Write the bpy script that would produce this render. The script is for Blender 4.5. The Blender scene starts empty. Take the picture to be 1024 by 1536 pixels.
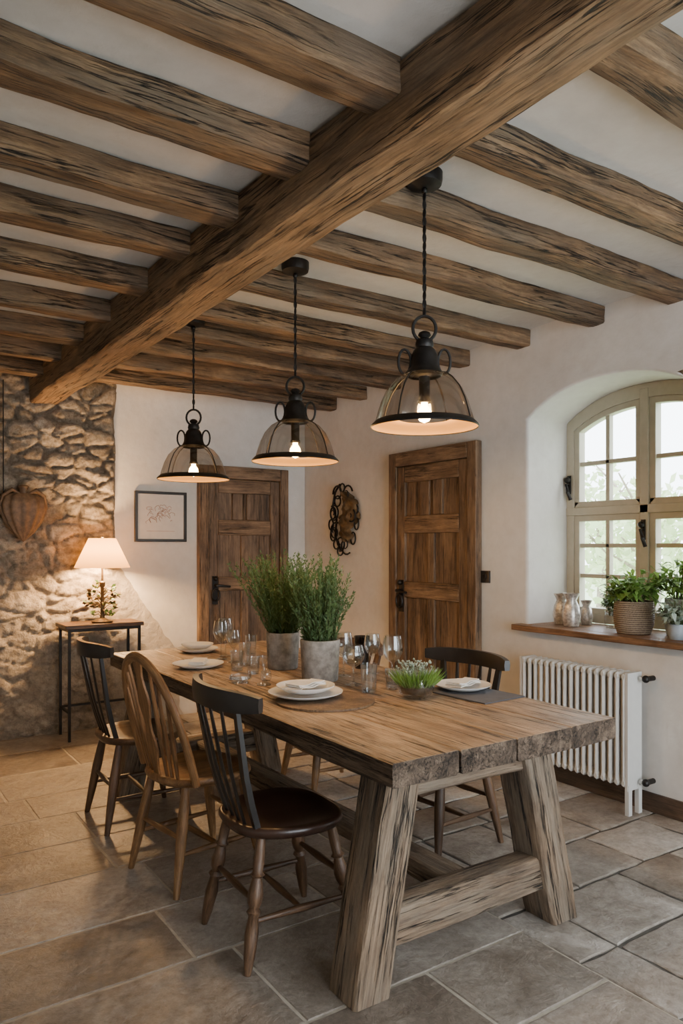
import bpy, math, random
from mathutils import Vector, Matrix, noise
random.seed(7)
R=random.random
def U(a,b): return a+(b-a)*R()
PI=math.pi
sc=bpy.context.scene
# ------------------------------------------------------------ materials
def newmat(name):
    m=bpy.data.materials.new(name); m.use_nodes=True
    nt=m.node_tree; nt.nodes.clear()
    out=nt.nodes.new('ShaderNodeOutputMaterial')
    return m,nt,out
def nd(nt,t,**kw):
    n=nt.nodes.new(t)
    for k,v in kw.items(): setattr(n,k,v)
    return n
def c4(c): return (c[0],c[1],c[2],1.0)
def ramp(nt,fac,stops):
    r=nt.nodes.new('ShaderNodeValToRGB'); cr=r.color_ramp
    while len(cr.elements)<len(stops): cr.elements.new(0.5)
    for e,(p,c) in zip(cr.elements,stops):
        e.position=p; e.color=c4(c) if len(c)==3 else c
    nt.links.new(fac,r.inputs[0]); return r.outputs[0]
def mixc(nt,a,b,fac,mode='MIX'):
    m=nt.nodes.new('ShaderNodeMix'); m.data_type='RGBA'; m.blend_type=mode
    L=nt.links
    for s,v in ((m.inputs[6],a),(m.inputs[7],b),(m.inputs[0],fac)):
        if hasattr(v,'links'): L.new(v,s)
        elif isinstance(v,(int,float)): s.default_value=v
        else: s.default_value=c4(v)
    return m.outputs[2]
def bump(nt,h,strength=.4,dist=.01,normal=None):
    b=nd(nt,'ShaderNodeBump'); b.inputs['Strength'].default_value=strength; b.inputs['Distance'].default_value=dist
    nt.links.new(h,b.inputs['Height'])
    if normal: nt.links.new(normal,b.inputs['Normal'])
    return b.outputs[0]
def princ(nt,out,col=None,rough=.5,metal=0.0,normal=None,spec=.5,roughs=None):
    p=nd(nt,'ShaderNodeBsdfPrincipled')
    if col is not None:
        if hasattr(col,'links'): nt.links.new(col,p.inputs['Base Color'])
        else: p.inputs['Base Color'].default_value=c4(col)
    p.inputs['Roughness'].default_value=rough
    if roughs: nt.links.new(roughs,p.inputs['Roughness'])
    p.inputs['Metallic'].default_value=metal
    p.inputs['Specular IOR Level'].default_value=spec
    if normal: nt.links.new(normal,p.inputs['Normal'])
    nt.links.new(p.outputs[0],out.inputs[0]); return p
def noise_t(nt,vec,scale,detail=5,rough=.6,dist=0.0):
    n=nd(nt,'ShaderNodeTexNoise'); n.inputs['Scale'].default_value=scale; n.inputs['Detail'].default_value=detail
    n.inputs['Roughness'].default_value=rough; n.inputs['Distortion'].default_value=dist
    if vec: nt.links.new(vec,n.inputs['Vector'])
    return n.outputs[0]
def scaled(nt,vec,s):
    m=nd(nt,'ShaderNodeMapping'); m.inputs['Scale'].default_value=s
    nt.links.new(vec,m.inputs['Vector']); return m.outputs[0]
def objco(nt): return nd(nt,'ShaderNodeTexCoord').outputs['Object']
def wood(name,dark,mid,light,rough=.6,bmp=.5,sa=1.3,ac=16,spec=.4,crack=.5,grey=None,blotch=.5,knots=0,many=.0,gl=(.42,.66)):
    m,nt,out=newmat(name)
    a=nd(nt,'ShaderNodeAttribute',attribute_name='gc').outputs['Vector']
    v1=scaled(nt,a,(sa*.9,ac*.8,ac*.8)); n1=noise_t(nt,v1,1.0,8,.72,.5)
    v2=scaled(nt,a,(sa*5,ac*9,ac*9)); n2=noise_t(nt,v2,1.0,5,.75,.1)
    n3=noise_t(nt,scaled(nt,a,(2.2,5,5)),1.5,6,.68,.3)
    n4=noise_t(nt,scaled(nt,a,(sa*.5,ac*1.2,ac*1.2)),1.0,6,.62,.08)
    n5=noise_t(nt,scaled(nt,a,(sa*1.1,ac*3.2,ac*3.2)),1.0,4,.6,.05)
    col=ramp(nt,n1,[(.28,dark),(.49,mid),(.72,light)])
    fine=ramp(nt,n2,[(.34,(.48,.44,.41)),(.60,(1.15,1.13,1.11))])
    col=mixc(nt,col,fine,.85,'MULTIPLY')
    lo=1-blotch
    big=ramp(nt,n3,[(.34,(lo,lo*.95,lo*.9)),(.62,(1.25,1.24,1.22))])
    col=mixc(nt,col,big,.9,'MULTIPLY')
    if grey:
        gm=ramp(nt,noise_t(nt,scaled(nt,a,(1.5,7,7)),1.5,6,.7),[(gl[0],(0,0,0)),(gl[1],(.85,.85,.85))])
        col=mixc(nt,col,mixc(nt,grey,fine,.7,'MULTIPLY'),gm)
    def crk(nn,w,msk,lo_,hi_):
        ck=ramp(nt,nn,[(.487-w*1.6,(1,1,1)),(.487-w*.4,(.05,.05,.05)),(.487+w*.4,(.05,.05,.05)),(.487+w*1.6,(1,1,1))])
        ckm=ramp(nt,noise_t(nt,scaled(nt,a,msk),1.9,2,.5),[(lo_,(1,1,1)),(hi_,(0,0,0))])
        return mixc(nt,ck,(1,1,1),ckm)
    c1=crk(n4,.009,(.9,6,6),.44-many,.53-many); c2=crk(n5,.010,(1.6,9,9),.50-many,.58-many)
    ck=mixc(nt,c1,c2,1.0,'MULTIPLY')
    col=mixc(nt,col,mixc(nt,col,ck,1.0,'MULTIPLY'),crack)
    if knots:
        v=nd(nt,'ShaderNodeTexVoronoi'); v.inputs['Scale'].default_value=1.0; nt.links.new(scaled(nt,a,(2.2,6,6)),v.inputs['Vector'])
        kk=ramp(nt,v.outputs['Distance'],[(.05,(.25,.2,.17)),(.17,(1,1,1))]); col=mixc(nt,col,kk,knots,'MULTIPLY')
    b1=bump(nt,n2,bmp*.8,.004); b2=bump(nt,ck,bmp,.014,b1); b3=bump(nt,n1,bmp*.8,.02,b2)
    princ(nt,out,col,rough,0,b3,spec); return m
def simple(name,col,rough=.5,metal=0.0,spec=.5,var=.12,vs=20,bmp=.0,bs=60,bd=.002):
    m,nt,out=newmat(name); o=objco(nt)
    n=noise_t(nt,o,vs,4)
    c=ramp(nt,n,[(.3,[x*(1-var) for x in col]),(.7,[min(1,x*(1+var)) for x in col])])
    nr=None
    if bmp>0: nr=bump(nt,noise_t(nt,o,bs,4),bmp,bd)
    princ(nt,out,c,rough,metal,nr,spec); return m
def thin_glass(name,tint=(.96,.98,.97),base=.04,rough=.02,edge=.55,pw_=3.5):
    m,nt,out=newmat(name)
    t=nd(nt,'ShaderNodeBsdfTransparent'); t.inputs[0].default_value=c4(tint)
    g=nd(nt,'ShaderNodeBsdfGlossy'); g.inputs['Roughness'].default_value=rough
    lw=nd(nt,'ShaderNodeLayerWeight'); lw.inputs[0].default_value=.5
    pw=nd(nt,'ShaderNodeMath',operation='POWER'); nt.links.new(lw.outputs['Facing'],pw.inputs[0]); pw.inputs[1].default_value=pw_
    ma=nd(nt,'ShaderNodeMath',operation='MULTIPLY_ADD'); nt.links.new(pw.outputs[0],ma.inputs[0]); ma.inputs[1].default_value=edge; ma.inputs[2].default_value=base
    mx=nd(nt,'ShaderNodeMixShader'); nt.links.new(ma.outputs[0],mx.inputs[0]); nt.links.new(t.outputs[0],mx.inputs[1]); nt.links.new(g.outputs[0],mx.inputs[2])
    nt.links.new(mx.outputs[0],out.inputs[0]); return m
def emis(name,col,st):
    m,nt,out=newmat(name); e=nd(nt,'ShaderNodeEmission'); e.inputs[0].default_value=c4(col); e.inputs[1].default_value=st
    nt.links.new(e.outputs[0],out.inputs[0]); return m
def leafmat(name,c1,c2):
    m,nt,out=newmat(name)
    a=nd(nt,'ShaderNodeAttribute',attribute_name='gc').outputs['Vector']
    c=ramp(nt,noise_t(nt,a,2.5,2),[(.35,c1),(.65,c2)])
    d=nd(nt,'ShaderNodeBsdfPrincipled'); nt.links.new(c,d.inputs['Base Color']); d.inputs['Roughness'].default_value=.55
    tr=nd(nt,'ShaderNodeBsdfTranslucent'); nt.links.new(c,tr.inputs[0])
    mx=nd(nt,'ShaderNodeMixShader'); mx.inputs[0].default_value=.3
    nt.links.new(d.outputs[0],mx.inputs[1]); nt.links.new(tr.outputs[0],mx.inputs[2]); nt.links.new(mx.outputs[0],out.inputs[0]); return m

M={}
M['beam']=wood('beam_oak',(.08,.046,.024),(.235,.145,.077),(.39,.26,.15),.62,1.0,1.1,12,crack=1,blotch=.5,knots=.7,grey=(.20,.145,.095),many=.02)
M['joist']=wood('joist_oak',(.048,.028,.015),(.17,.102,.053),(.34,.22,.12),.65,1.0,1.2,13,crack=1,blotch=.62,knots=.7,grey=(.145,.108,.073),many=.01)
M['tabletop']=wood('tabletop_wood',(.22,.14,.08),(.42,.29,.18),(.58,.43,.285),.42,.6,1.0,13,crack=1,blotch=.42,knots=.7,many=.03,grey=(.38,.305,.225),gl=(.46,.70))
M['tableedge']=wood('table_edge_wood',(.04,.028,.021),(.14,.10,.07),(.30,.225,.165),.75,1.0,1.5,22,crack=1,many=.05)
M['tableleg']=wood('table_leg_wood',(.075,.048,.030),(.195,.135,.088),(.33,.24,.16),.7,1.0,1.2,12,crack=1,grey=(.20,.165,.125),knots=.7,blotch=.52,many=.0)
M['door']=wood('door_wood',(.065,.040,.023),(.17,.108,.063),(.28,.187,.113),.5,.5,1.0,12,crack=.8,blotch=.45)
M['doorframe']=wood('door_frame_wood',(.085,.052,.03),(.21,.134,.078),(.32,.215,.13),.55,.5,1.0,12,crack=.8,blotch=.45)
M['chairbrown']=wood('chair_brown_wood',(.08,.038,.016),(.23,.12,.05),(.38,.22,.10),.36,.25,2.0,30,crack=.3)
M['chairdark']=wood('chair_dark_wood',(.04,.022,.013),(.10,.055,.03),(.19,.11,.06),.35,.25,2.0,30,crack=.3)
M['seatdark']=simple('seat_dark_leather',(.035,.017,.011),.3,bmp=.15,bs=120,var=.35,vs=14)
M['black']=simple('black_paint',(.016,.014,.013),.36,var=.3)
M['iron']=simple('black_iron',(.02,.018,.017),.45,.6,var=.4)
M['sill']=wood('sill_wood',(.10,.05,.026),(.22,.12,.065),(.33,.20,.11),.45,.3,1.0,16)
M['skirt']=wood('skirting_wood',(.05,.032,.02),(.11,.072,.048),(.17,.115,.08),.55,.3)
M['white']=simple('radiator_enamel',(.55,.545,.515),.4,var=.03)
M['frame']=simple('window_paint',(.44,.40,.31),.5,var=.06)
M['concrete']=simple('concrete_pot',(.26,.245,.225),.85,var=.4,vs=26,bmp=.5,bs=90,bd=.003)
M['soil']=simple('soil',(.03,.02,.012),.95,var=.4,bmp=.6,bs=150)
M['plate']=simple('plate_ceramic',(.72,.71,.69),.22,var=.02)
M['napkin']=simple('linen_napkin',(.66,.65,.63),.9,var=.08,bmp=.4,bs=300,bd=.001)
M['greycloth']=simple('grey_linen',(.09,.09,.10),.9,var=.15,bmp=.4,bs=300,bd=.001)
M['mat']=wood('placemat_wood',(.09,.055,.03),(.20,.13,.075),(.30,.20,.12),.5,.3,3,30)
M['silver']=simple('silver',(.6,.58,.55),.25,1.0,var=.1)
M['mercury']=simple('mercury_glass',(.50,.46,.42),.3,.5,var=.5,vs=60,bmp=.3)
M['glass']=thin_glass('clear_glass',(.93,.95,.95),.09,.01,.9,2.4)
M['pane']=thin_glass('window_pane',(.98,.99,.99),.02,.0,.3)
M['smoke']=thin_glass('smoked_glass',(.72,.69,.65),.07,.06,.4)
M['darkglass']=thin_glass('dark_glass',(.3,.3,.32),.06,.05,.5)
M['leaf']=leafmat('herb_leaf',(.035,.085,.028),(.13,.22,.08))
M['leaf2']=leafmat('bright_leaf',(.09,.20,.03),(.28,.45,.10))
M['leaf3']=leafmat('silver_leaf',(.25,.33,.26),(.5,.58,.5))
M['tree']=leafmat('tree_leaf',(.38,.50,.24),(.66,.74,.44))
M['stem']=simple('stem',(.10,.14,.05),.7)
M['bark']=simple('bark',(.3,.25,.2),.9,var=.3,bmp=.6)
M['paper']=simple('art_paper',(.62,.59,.54),.9,var=.04)
M['ink']=simple('art_ink',(.35,.2,.14),.9,var=.3)
M['bulb']=emis('bulb_glow',(1,.64,.26),60)
M['inner']=simple('shade_inner_gold',(.27,.155,.05),.45,var=.05)
M['bronze']=simple('bronze_relief',(.10,.065,.032),.45,.5,var=.6,vs=18,bmp=.6,bs=40,bd=.006)
M['wicker']=simple('carved_wood',(.12,.068,.034),.6,var=.4,vs=30,bmp=.5,bs=50,bd=.004)
M['ceramic']=simple('blue_grey_ceramic',(.26,.30,.33),.5,var=.15)
M['grass']=simple('garden_grass',(.45,.55,.33),.95,var=.2,vs=3)
def basket():
    m,nt,out=newmat('woven_basket'); o=objco(nt)
    w=nd(nt,'ShaderNodeTexWave',wave_type='BANDS',bands_direction='Z'); w.inputs['Scale'].default_value=28; w.inputs['Distortion'].default_value=2.5; w.inputs['Detail'].default_value=2; w.inputs['Detail Scale'].default_value=8
    nt.links.new(o,w.inputs['Vector'])
    c=ramp(nt,w.outputs[1],[(.1,(.12,.085,.06)),(.7,(.36,.28,.20))])
    princ(nt,out,c,.85,0,bump(nt,w.outputs[1],.8,.006)); return m
M['basket']=basket()
def lampshade():
    m,nt,out=newmat('lamp_shade_fabric')
    t=nd(nt,'ShaderNodeBsdfTranslucent'); t.inputs[0].default_value=(.17,.105,.042,1)
    d=nd(nt,'ShaderNodeBsdfDiffuse'); d.inputs[0].default_value=(.62,.46,.27,1)
    mx=nd(nt,'ShaderNodeMixShader'); mx.inputs[0].default_value=.5
    nt.links.new(t.outputs[0],mx.inputs[1]); nt.links.new(d.outputs[0],mx.inputs[2]); nt.links.new(mx.outputs[0],out.inputs[0]); return m
M['shade']=lampshade()
def plaster(name,col,bs=1.0):
    m,nt,out=newmat(name); o=objco(nt)
    n1=noise_t(nt,o,1.6,5,.6); n2=noise_t(nt,o,14,6,.65); n3=noise_t(nt,o,5,4,.5)
    c=ramp(nt,n1,[(.3,[x*.88 for x in col]),(.7,[x*1.05 for x in col])])
    c=mixc(nt,c,ramp(nt,n2,[(.3,(.92,.91,.90)),(.6,(1,1,1))]),.8,'MULTIPLY')
    b=bump(nt,n2,.25*bs,.012); b=bump(nt,n3,.3*bs,.03,b)
    princ(nt,out,c,.92,0,b,.2); return m
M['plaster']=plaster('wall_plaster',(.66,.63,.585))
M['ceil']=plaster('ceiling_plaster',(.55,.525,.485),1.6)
def stone():
    m,nt,out=newmat('rough_stone'); o=objco(nt)
    n1=noise_t(nt,o,3.4,8,.72,.5); n2=noise_t(nt,o,30,8,.75); n3=noise_t(nt,o,11,6,.65)
    a=nd(nt,'ShaderNodeAttribute',attribute_name='gc'); sp=nd(nt,'ShaderNodeSeparateXYZ'); nt.links.new(a.outputs['Vector'],sp.inputs[0])
    c=ramp(nt,n1,[(.30,(.19,.155,.12)),(.45,(.30,.255,.205)),(.58,(.39,.34,.28)),(.72,(.49,.44,.375))])
    c=mixc(nt,c,ramp(nt,sp.outputs[0],[(0,(.68,.66,.63)),(.5,(.97,.95,.92)),(1,(1.2,1.17,1.13))]),.95,'MULTIPLY')
    c=mixc(nt,c,(.20,.165,.13),sp.outputs[1])
    c=mixc(nt,c,ramp(nt,n2,[(.34,(.45,.42,.39)),(.60,(1.15,1.14,1.12))]),.85,'MULTIPLY')
    at=nd(nt,'ShaderNodeAttribute',attribute_name='pl').outputs['Fac']
    c=mixc(nt,c,(.58,.53,.47),at)
    b=bump(nt,n3,.8,.03); b=bump(nt,n2,1,.016,b)
    princ(nt,out,c,.95,0,b,.15); return m
M['stone']=stone()
def tiles():
    m,nt,out=newmat('slate_floor_tile'); o=objco(nt)
    a=nd(nt,'ShaderNodeAttribute',attribute_name='gc'); sp=nd(nt,'ShaderNodeSeparateXYZ'); nt.links.new(a.outputs['Vector'],sp.inputs[0])
    base=ramp(nt,sp.outputs[0],[(0,(.20,.17,.143)),(.35,(.26,.228,.198)),(.65,(.32,.29,.26)),(1,(.48,.46,.43))])
    n1=noise_t(nt,o,3.5,7,.7,.6); n2=noise_t(nt,o,34,7,.75); n3=noise_t(nt,o,9,6,.65,.4)
    c=mixc(nt,base,ramp(nt,n1,[(.3,(.62,.55,.49)),(.66,(1.28,1.27,1.25))]),.95,'MULTIPLY')
    c=mixc(nt,c,ramp(nt,n2,[(.33,(.62,.60,.57)),(.6,(1.12,1.12,1.12))]),.85,'MULTIPLY')
    rg=ramp(nt,n3,[(.3,(.28,.28,.28)),(.7,(.55,.55,.55))])
    b=bump(nt,n3,.6,.02); b=bump(nt,n2,.5,.007,b)
    princ(nt,out,c,.5,0,b,.55,rg); return m
M['tile']=tiles()
M['grout']=simple('grout',(.42,.37,.30),.95,var=.2,bmp=.4)
M['groutdark']=simple('old_grout',(.10,.092,.083),.95,var=.3,bmp=.6)
# ------------------------------------------------------------ mesh builder
def rect(w,h): return [(-w/2,-h/2),(w/2,-h/2),(w/2,h/2),(-w/2,h/2)]
def chrect(w,h,c=.012): 
    a=w/2;b=h/2
    return [(-a+c,-b),(a-c,-b),(a,-b+c),(a,b-c),(a-c,b),(-a+c,b),(-a,b-c),(-a,-b+c)]
def densrect(w,h,c=.01,k=3):
    P=chrect(w,h,c); out=[]
    for i in range(8):
        p=P[i];q=P[(i+1)%8]; L=math.hypot(q[0]-p[0],q[1]-p[1]); n=k if L>c*2 else 1
        for j in range(n): out.append((p[0]+(q[0]-p[0])*j/n,p[1]+(q[1]-p[1])*j/n))
    return out
def circ(r,n=10,rx=None): 
    rx=rx or r
    return [(rx*math.cos(2*PI*i/n),r*math.sin(2*PI*i/n)) for i in range(n)]
class MB:
    def __init__(s): s.v=[];s.f=[];s.m=[];s.g=[];s.mats=[]; s.T=Matrix.Identity(4)
    def mi(s,k):
        if k not in s.mats: s.mats.append(k)
        return s.mats.index(k)
    def add(s,vs,fs,k,gs=None):
        o=len(s.v); mi=s.mi(k)
        s.v+= [s.T@Vector(p) for p in vs]
        s.g+= gs if gs else [tuple(p) for p in vs]
        s.f+= [tuple(o+i for i in f) for f in fs]; s.m+=[mi]*len(fs)
    def sweep(s,pts,secs,k,up=(0,0,1),caps=True,closed=False,jit=0,jf=3,jc=8):
        pts=[Vector(p) for p in pts]; n=len(pts)
        if not isinstance(secs[0],list): secs=[secs]*n
        m=len(secs[0]); up=Vector(up); vs=[];gs=[];L=0
        o1,o2,o3=U(0,50),U(0,50),U(0,50)
        for i,p in enumerate(pts):
            if closed: t=pts[(i+1)%n]-pts[i-1]
            else: t=pts[min(i+1,n-1)]-pts[max(i-1,0)]
            t.normalize(); sd=t.cross(up)
            if sd.length<1e-4: sd=t.cross(Vector((1,0,0)))
            sd.normalize(); uu=sd.cross(t)
            if i: L+=(pts[i]-pts[i-1]).length
            for (a,b) in secs[i]:
                q=p+sd*a+uu*b
                if jit:
                    nz=noise.noise_vector(Vector((L*jf+o1,a*jc+o2,b*jc+o3)))
                    nz+=.35*noise.noise_vector(Vector((L*jf*3.3+o1,a*jc*3+o2,b*jc*3+o3)))
                    q=q+sd*nz.x*jit+uu*nz.y*jit
                vs.append(q); gs.append((L+o1,a+o2,b+o3))
        fs=[]; rng=n if closed else n-1
        for i in range(rng):
            for j in range(m):
                fs.append((i*m+j,i*m+(j+1)%m,((i+1)%n)*m+(j+1)%m,((i+1)%n)*m+j))
        if caps and not closed: fs.append(tuple(range(m))[::-1]); fs.append(tuple((n-1)*m+j for j in range(m)))
        s.add(vs,fs,k,gs)
    def beam(s,p0,p1,w,h,k,up=(0,0,1),seg=None,jit=0,ch=None):
        p0=Vector(p0);p1=Vector(p1); L=(p1-p0).length; n=max(2,int(L/seg)+1) if seg else 2
        s.sweep([p0.lerp(p1,i/(n-1)) for i in range(n)], densrect(w,h,ch) if ch else rect(w,h),k,up,jit=jit)
    def box(s,x0,x1,y0,y1,z0,z1,k,axis='x'):
        if axis=='x': s.beam((x0,(y0+y1)/2,(z0+z1)/2),(x1,(y0+y1)/2,(z0+z1)/2),y1-y0,z1-z0,k)
        elif axis=='y': s.beam(((x0+x1)/2,y0,(z0+z1)/2),((x0+x1)/2,y1,(z0+z1)/2),x1-x0,z1-z0,k)
        else: s.beam(((x0+x1)/2,(y0+y1)/2,z0),((x0+x1)/2,(y0+y1)/2,z1),x1-x0,y1-y0,k,up=(0,1,0))
    def tube(s,pts,r,k,n=8,closed=False,up=(0,0,1)):
        if isinstance(r,(int,float)): r=[r]*len(pts)
        d=Vector(pts[-1])-Vector(pts[0])
        if not closed and abs(d.normalized().dot(Vector(up)))>.97: up=(0,1,0.01)
        s.sweep(pts,[circ(x,n) for x in r],k,up,closed=closed)
    def turned(s,p0,p1,prof,k,n=10):
        p0=Vector(p0);p1=Vector(p1)
        s.sweep([p0.lerp(p1,t) for t,_ in prof],[circ(r,n) for _,r in prof],k,up=(0.3,1,0.05))
    def lathe(s,prof,c,k,n=24,mod=None,sy=1.0):
        c=Vector(c);vs=[];gs=[];o=U(0,20)
        for (r,z) in prof:
            for j in range(n):
                a=2*PI*j/n; rr=r*(mod(a,z) if mod else 1)
                vs.append((c.x+rr*math.cos(a),c.y+rr*math.sin(a)*sy,c.z+z)); gs.append((z+o,rr*math.cos(a),rr*math.sin(a)))
        m=len(prof);fs=[]
        for i in range(m-1):
            for j in range(n): fs.append((i*n+j,i*n+(j+1)%n,(i+1)*n+(j+1)%n,(i+1)*n+j))
        s.add(vs,fs,k,gs)
    def disc(s,r,c,k,n=24):
        c=Vector(c); s.add([(c.x+r*math.cos(2*PI*j/n),c.y+r*math.sin(2*PI*j/n),c.z) for j in range(n)],[tuple(range(n))],k)
    def ball(s,c,r,k,sx=1,sy=1,sz=1,n=12,m=8):
        s.lathe([(max(1e-4,r*sx*math.sin(PI*i/m)),-r*sz*math.cos(PI*i/m)) for i in range(m+1)],c,k,n,sy=sy/sx)
    def leafq(s,p,d,L,w,k,bend=0):
        d=Vector(d).normalized(); sd=d.cross(Vector((U(-1,1),U(-1,1),U(-1,1))))
        if sd.length<1e-3: return
        sd.normalize(); p=Vector(p); o=R()*9
        dn=Vector((0,0,-bend*L))
        s.add([p,p+d*L*.5+sd*w/2,p+d*L+dn,p+d*L*.5-sd*w/2],[(0,1,2,3)],k,[(o,0,0)]*4)
    def obj(s,name,bev=0,sharp=40,solid=0,parent=None):
        me=bpy.data.meshes.new(name); me.from_pydata([tuple(v) for v in s.v],[],s.f)
        for k in s.mats: me.materials.append(M[k])
        me.polygons.foreach_set('material_index',s.m)
        at=me.attributes.new('gc','FLOAT_VECTOR','POINT')
        at.data.foreach_set('vector',[c for g in s.g for c in g])
        me.polygons.foreach_set('use_smooth',[True]*len(me.polygons))
        me.validate(); me.update()
        if len(me.polygons)<60000 and not name.endswith('tree'):
            import bmesh
            bm=bmesh.new(); bm.from_mesh(me); bmesh.ops.recalc_face_normals(bm,faces=bm.faces); bm.to_mesh(me); bm.free()
        me.set_sharp_from_angle(angle=math.radians(sharp))
        ob=bpy.data.objects.new(name,me); sc.collection.objects.link(ob)
        if bev:
            b=ob.modifiers.new('bevel','BEVEL'); b.width=bev; b.segments=2; b.limit_method='ANGLE'; b.angle_limit=math.radians(50)
        if parent: ob.parent=parent
        return ob
def empty(name):
    e=bpy.data.objects.new(name,None); sc.collection.objects.link(e); return e
def light(name,typ,loc,energy,col,parent=None,**kw):
    l=bpy.data.lights.new(name,typ); l.energy=energy; l.color=col
    for k,v in kw.items(): setattr(l,k,v)
    o=bpy.data.objects.new(name,l); sc.collection.objects.link(o); o.location=loc
    if parent: o.parent=parent
    return o
# ------------------------------------------------------------ room shell
H=1.4; XR=3.56; YB=5.86; XL=-1.7; YF=-1.6; WT=.48
def zc(y): return 2.76 if y<3 else 2.76-.025*(y-3)
# floor tiles
B=MB()
XS=2.06
B.box(XL,XS,YF,YB+.1,-.08,-.0025,'grout'); B.box(XS,XR+.1,YF,YB+.1,-.08,-.007,'groutdark')
def lay(xa,xb,heights,widths,g,j,vlo,vhi,ystart):
    y=ystart
    while y<YB:
        hh=random.choice(heights); x=xa-R()*.4
        while x<xb:
            w=random.choice(widths)
            x0=max(x+g,xa);x1=min(x+w-g,xb);y0=max(y+g,YF);y1=min(y+hh-g,YB)
            if xb-x1<.12: x1=xb-(g if xb<XR-.01 else 0); w=xb-x+.01
            if x1-x0>.05 and y1-y0>.03:
                pts=[]; n=8
                for a,b in (((x0,y0),(x1,y0)),((x1,y0),(x1,y1)),((x1,y1),(x0,y1)),((x0,y1),(x0,y0))):
                    for i in range(n):
                        t=i/n; px=a[0]+(b[0]-a[0])*t; py=a[1]+(b[1]-a[1])*t
                        nz=noise.noise_vector(Vector((px*9,py*9,x*3+y)))
                        pts.append((px+nz.x*j,py+nz.y*j))
                cx=(x0+x1)/2;cy=(y0+y1)/2; m=len(pts)
                lo=[(p[0],p[1],-.012) for p in pts]; hi=[(p[0],p[1],-.003) for p in pts]
                tp=[(cx+(p[0]-cx)*(1-.010/(x1-x0)),cy+(p[1]-cy)*(1-.010/(y1-y0)),0) for p in pts]
                v=U(vlo,vhi); fs=[]
                for q in (0,1):
                    for i in range(m): fs.append((q*m+i,q*m+(i+1)%m,(q+1)*m+(i+1)%m,(q+1)*m+i))
                fs.append(tuple(2*m+i for i in range(m)))
                B.add(lo+hi+tp,fs,'tile',[(v,0,0)]*(3*m))
            x+=w
        y+=hh
lay(XL,XS,[.40,.46,.50,.36],[.6,.68,.74,.82,.9],.0045,.003,0,.75,YF-.1)
lay(XS,XR,[.33,.36,.40],[.38,.44,.5,.6],.008,.012,.45,1.0,YF-.05)
B.obj('floor',sharp=30)
# walls
B=MB(); B.box(XL-.1,XR+WT,YB,YB+.2,-.05,3.0,'plaster'); B.obj('wall_back')
B=MB(); B.box(XL-.2,XL,YF,YB,-.05,3.0,'plaster','y'); B.obj('wall_left')
B=MB(); B.box(XL-.1,.35,YF-.2,YF,-.05,3.0,'plaster'); B.box(3.5,XR+WT,YF-.2,YF,-.05,3.0,'plaster'); B.box(.35,3.5,YF-.2,YF,2.45,3.0,'plaster'); B.obj('wall_front')  # unseen wall behind the camera, its wide opening sized to let in fill daylight
# ceiling
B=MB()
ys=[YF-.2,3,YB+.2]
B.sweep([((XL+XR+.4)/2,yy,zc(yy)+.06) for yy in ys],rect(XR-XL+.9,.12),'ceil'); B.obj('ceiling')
# stone facing
def stone_wall():
    x0,x1=XL,2.47; nx=int((x1-x0)/.014); nz=int(2.7/.014); vs=[];gs=[];pl=[]
    for j in range(nz+1):
        z=j/nz*2.70
        xb=1.81+.025*noise.noise(Vector((z*4,3,1)))
        if z<1.35: xb=1.81+min(.62,(1.35-z)/1.35*.95)+.05*noise.noise(Vector((z*3,9,1)))
        for i in range(nx+1):
            x=x0+(x1-x0)*i/nx
            wv=noise.noise_vector(Vector((x*5,z*5,2)))*.16
            ds,ps=noise.voronoi(Vector((x*5.0+wv.x*2,z*9.5+wv.y*2.5,0)))
            jd=ds[1]-ds[0]; jt=max(0,min(1,jd/.16)); jt=jt*jt*(3-2*jt)
            cell=abs(noise.cell(Vector((ps[0].x*7.3,ps[0].y*5.1,1))))%1
            n=noise.fractal(Vector((x*7,z*10,0)),.8,2.1,6)*.015
            fn=noise.noise(Vector((x*26,z*30,5)))*.006+noise.noise(Vector((x*13,z*16,5)))*.008
            e=(xb-x)/.04 if z>1.35 else (xb-x)/.22
            e=max(0,min(1,e))
            lowp=max(0,min(1,(x-1.70)/.3)) if z<1.5 else 0
            sm=max(0,min(1,(1.7-z)/.9))
            kk=(1-lowp)*(1-.3*sm)
            d=.05+n+fn+((jt-.5)*.032+(cell-.5)*.026)*kk
            d=d*(1-.5*lowp)*e-(1-e)*.01
            vs.append((x,YB-d,z)); pl.append(max(lowp*.8,sm*.15)); gs.append((cell*kk+.5*(1-kk),(1-jt)*.85*kk,0))
    W=nx+1; fs=[(j*W+i,j*W+i+1,(j+1)*W+i+1,(j+1)*W+i) for j in range(nz) for i in range(nx)]
    B=MB(); B.add(vs,fs,'stone',gs); ob=B.obj('wall_back_stone',sharp=180)
    a=ob.data.attributes.new('pl','FLOAT','POINT'); a.data.foreach_set('value',pl)
stone_wall()
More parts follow.
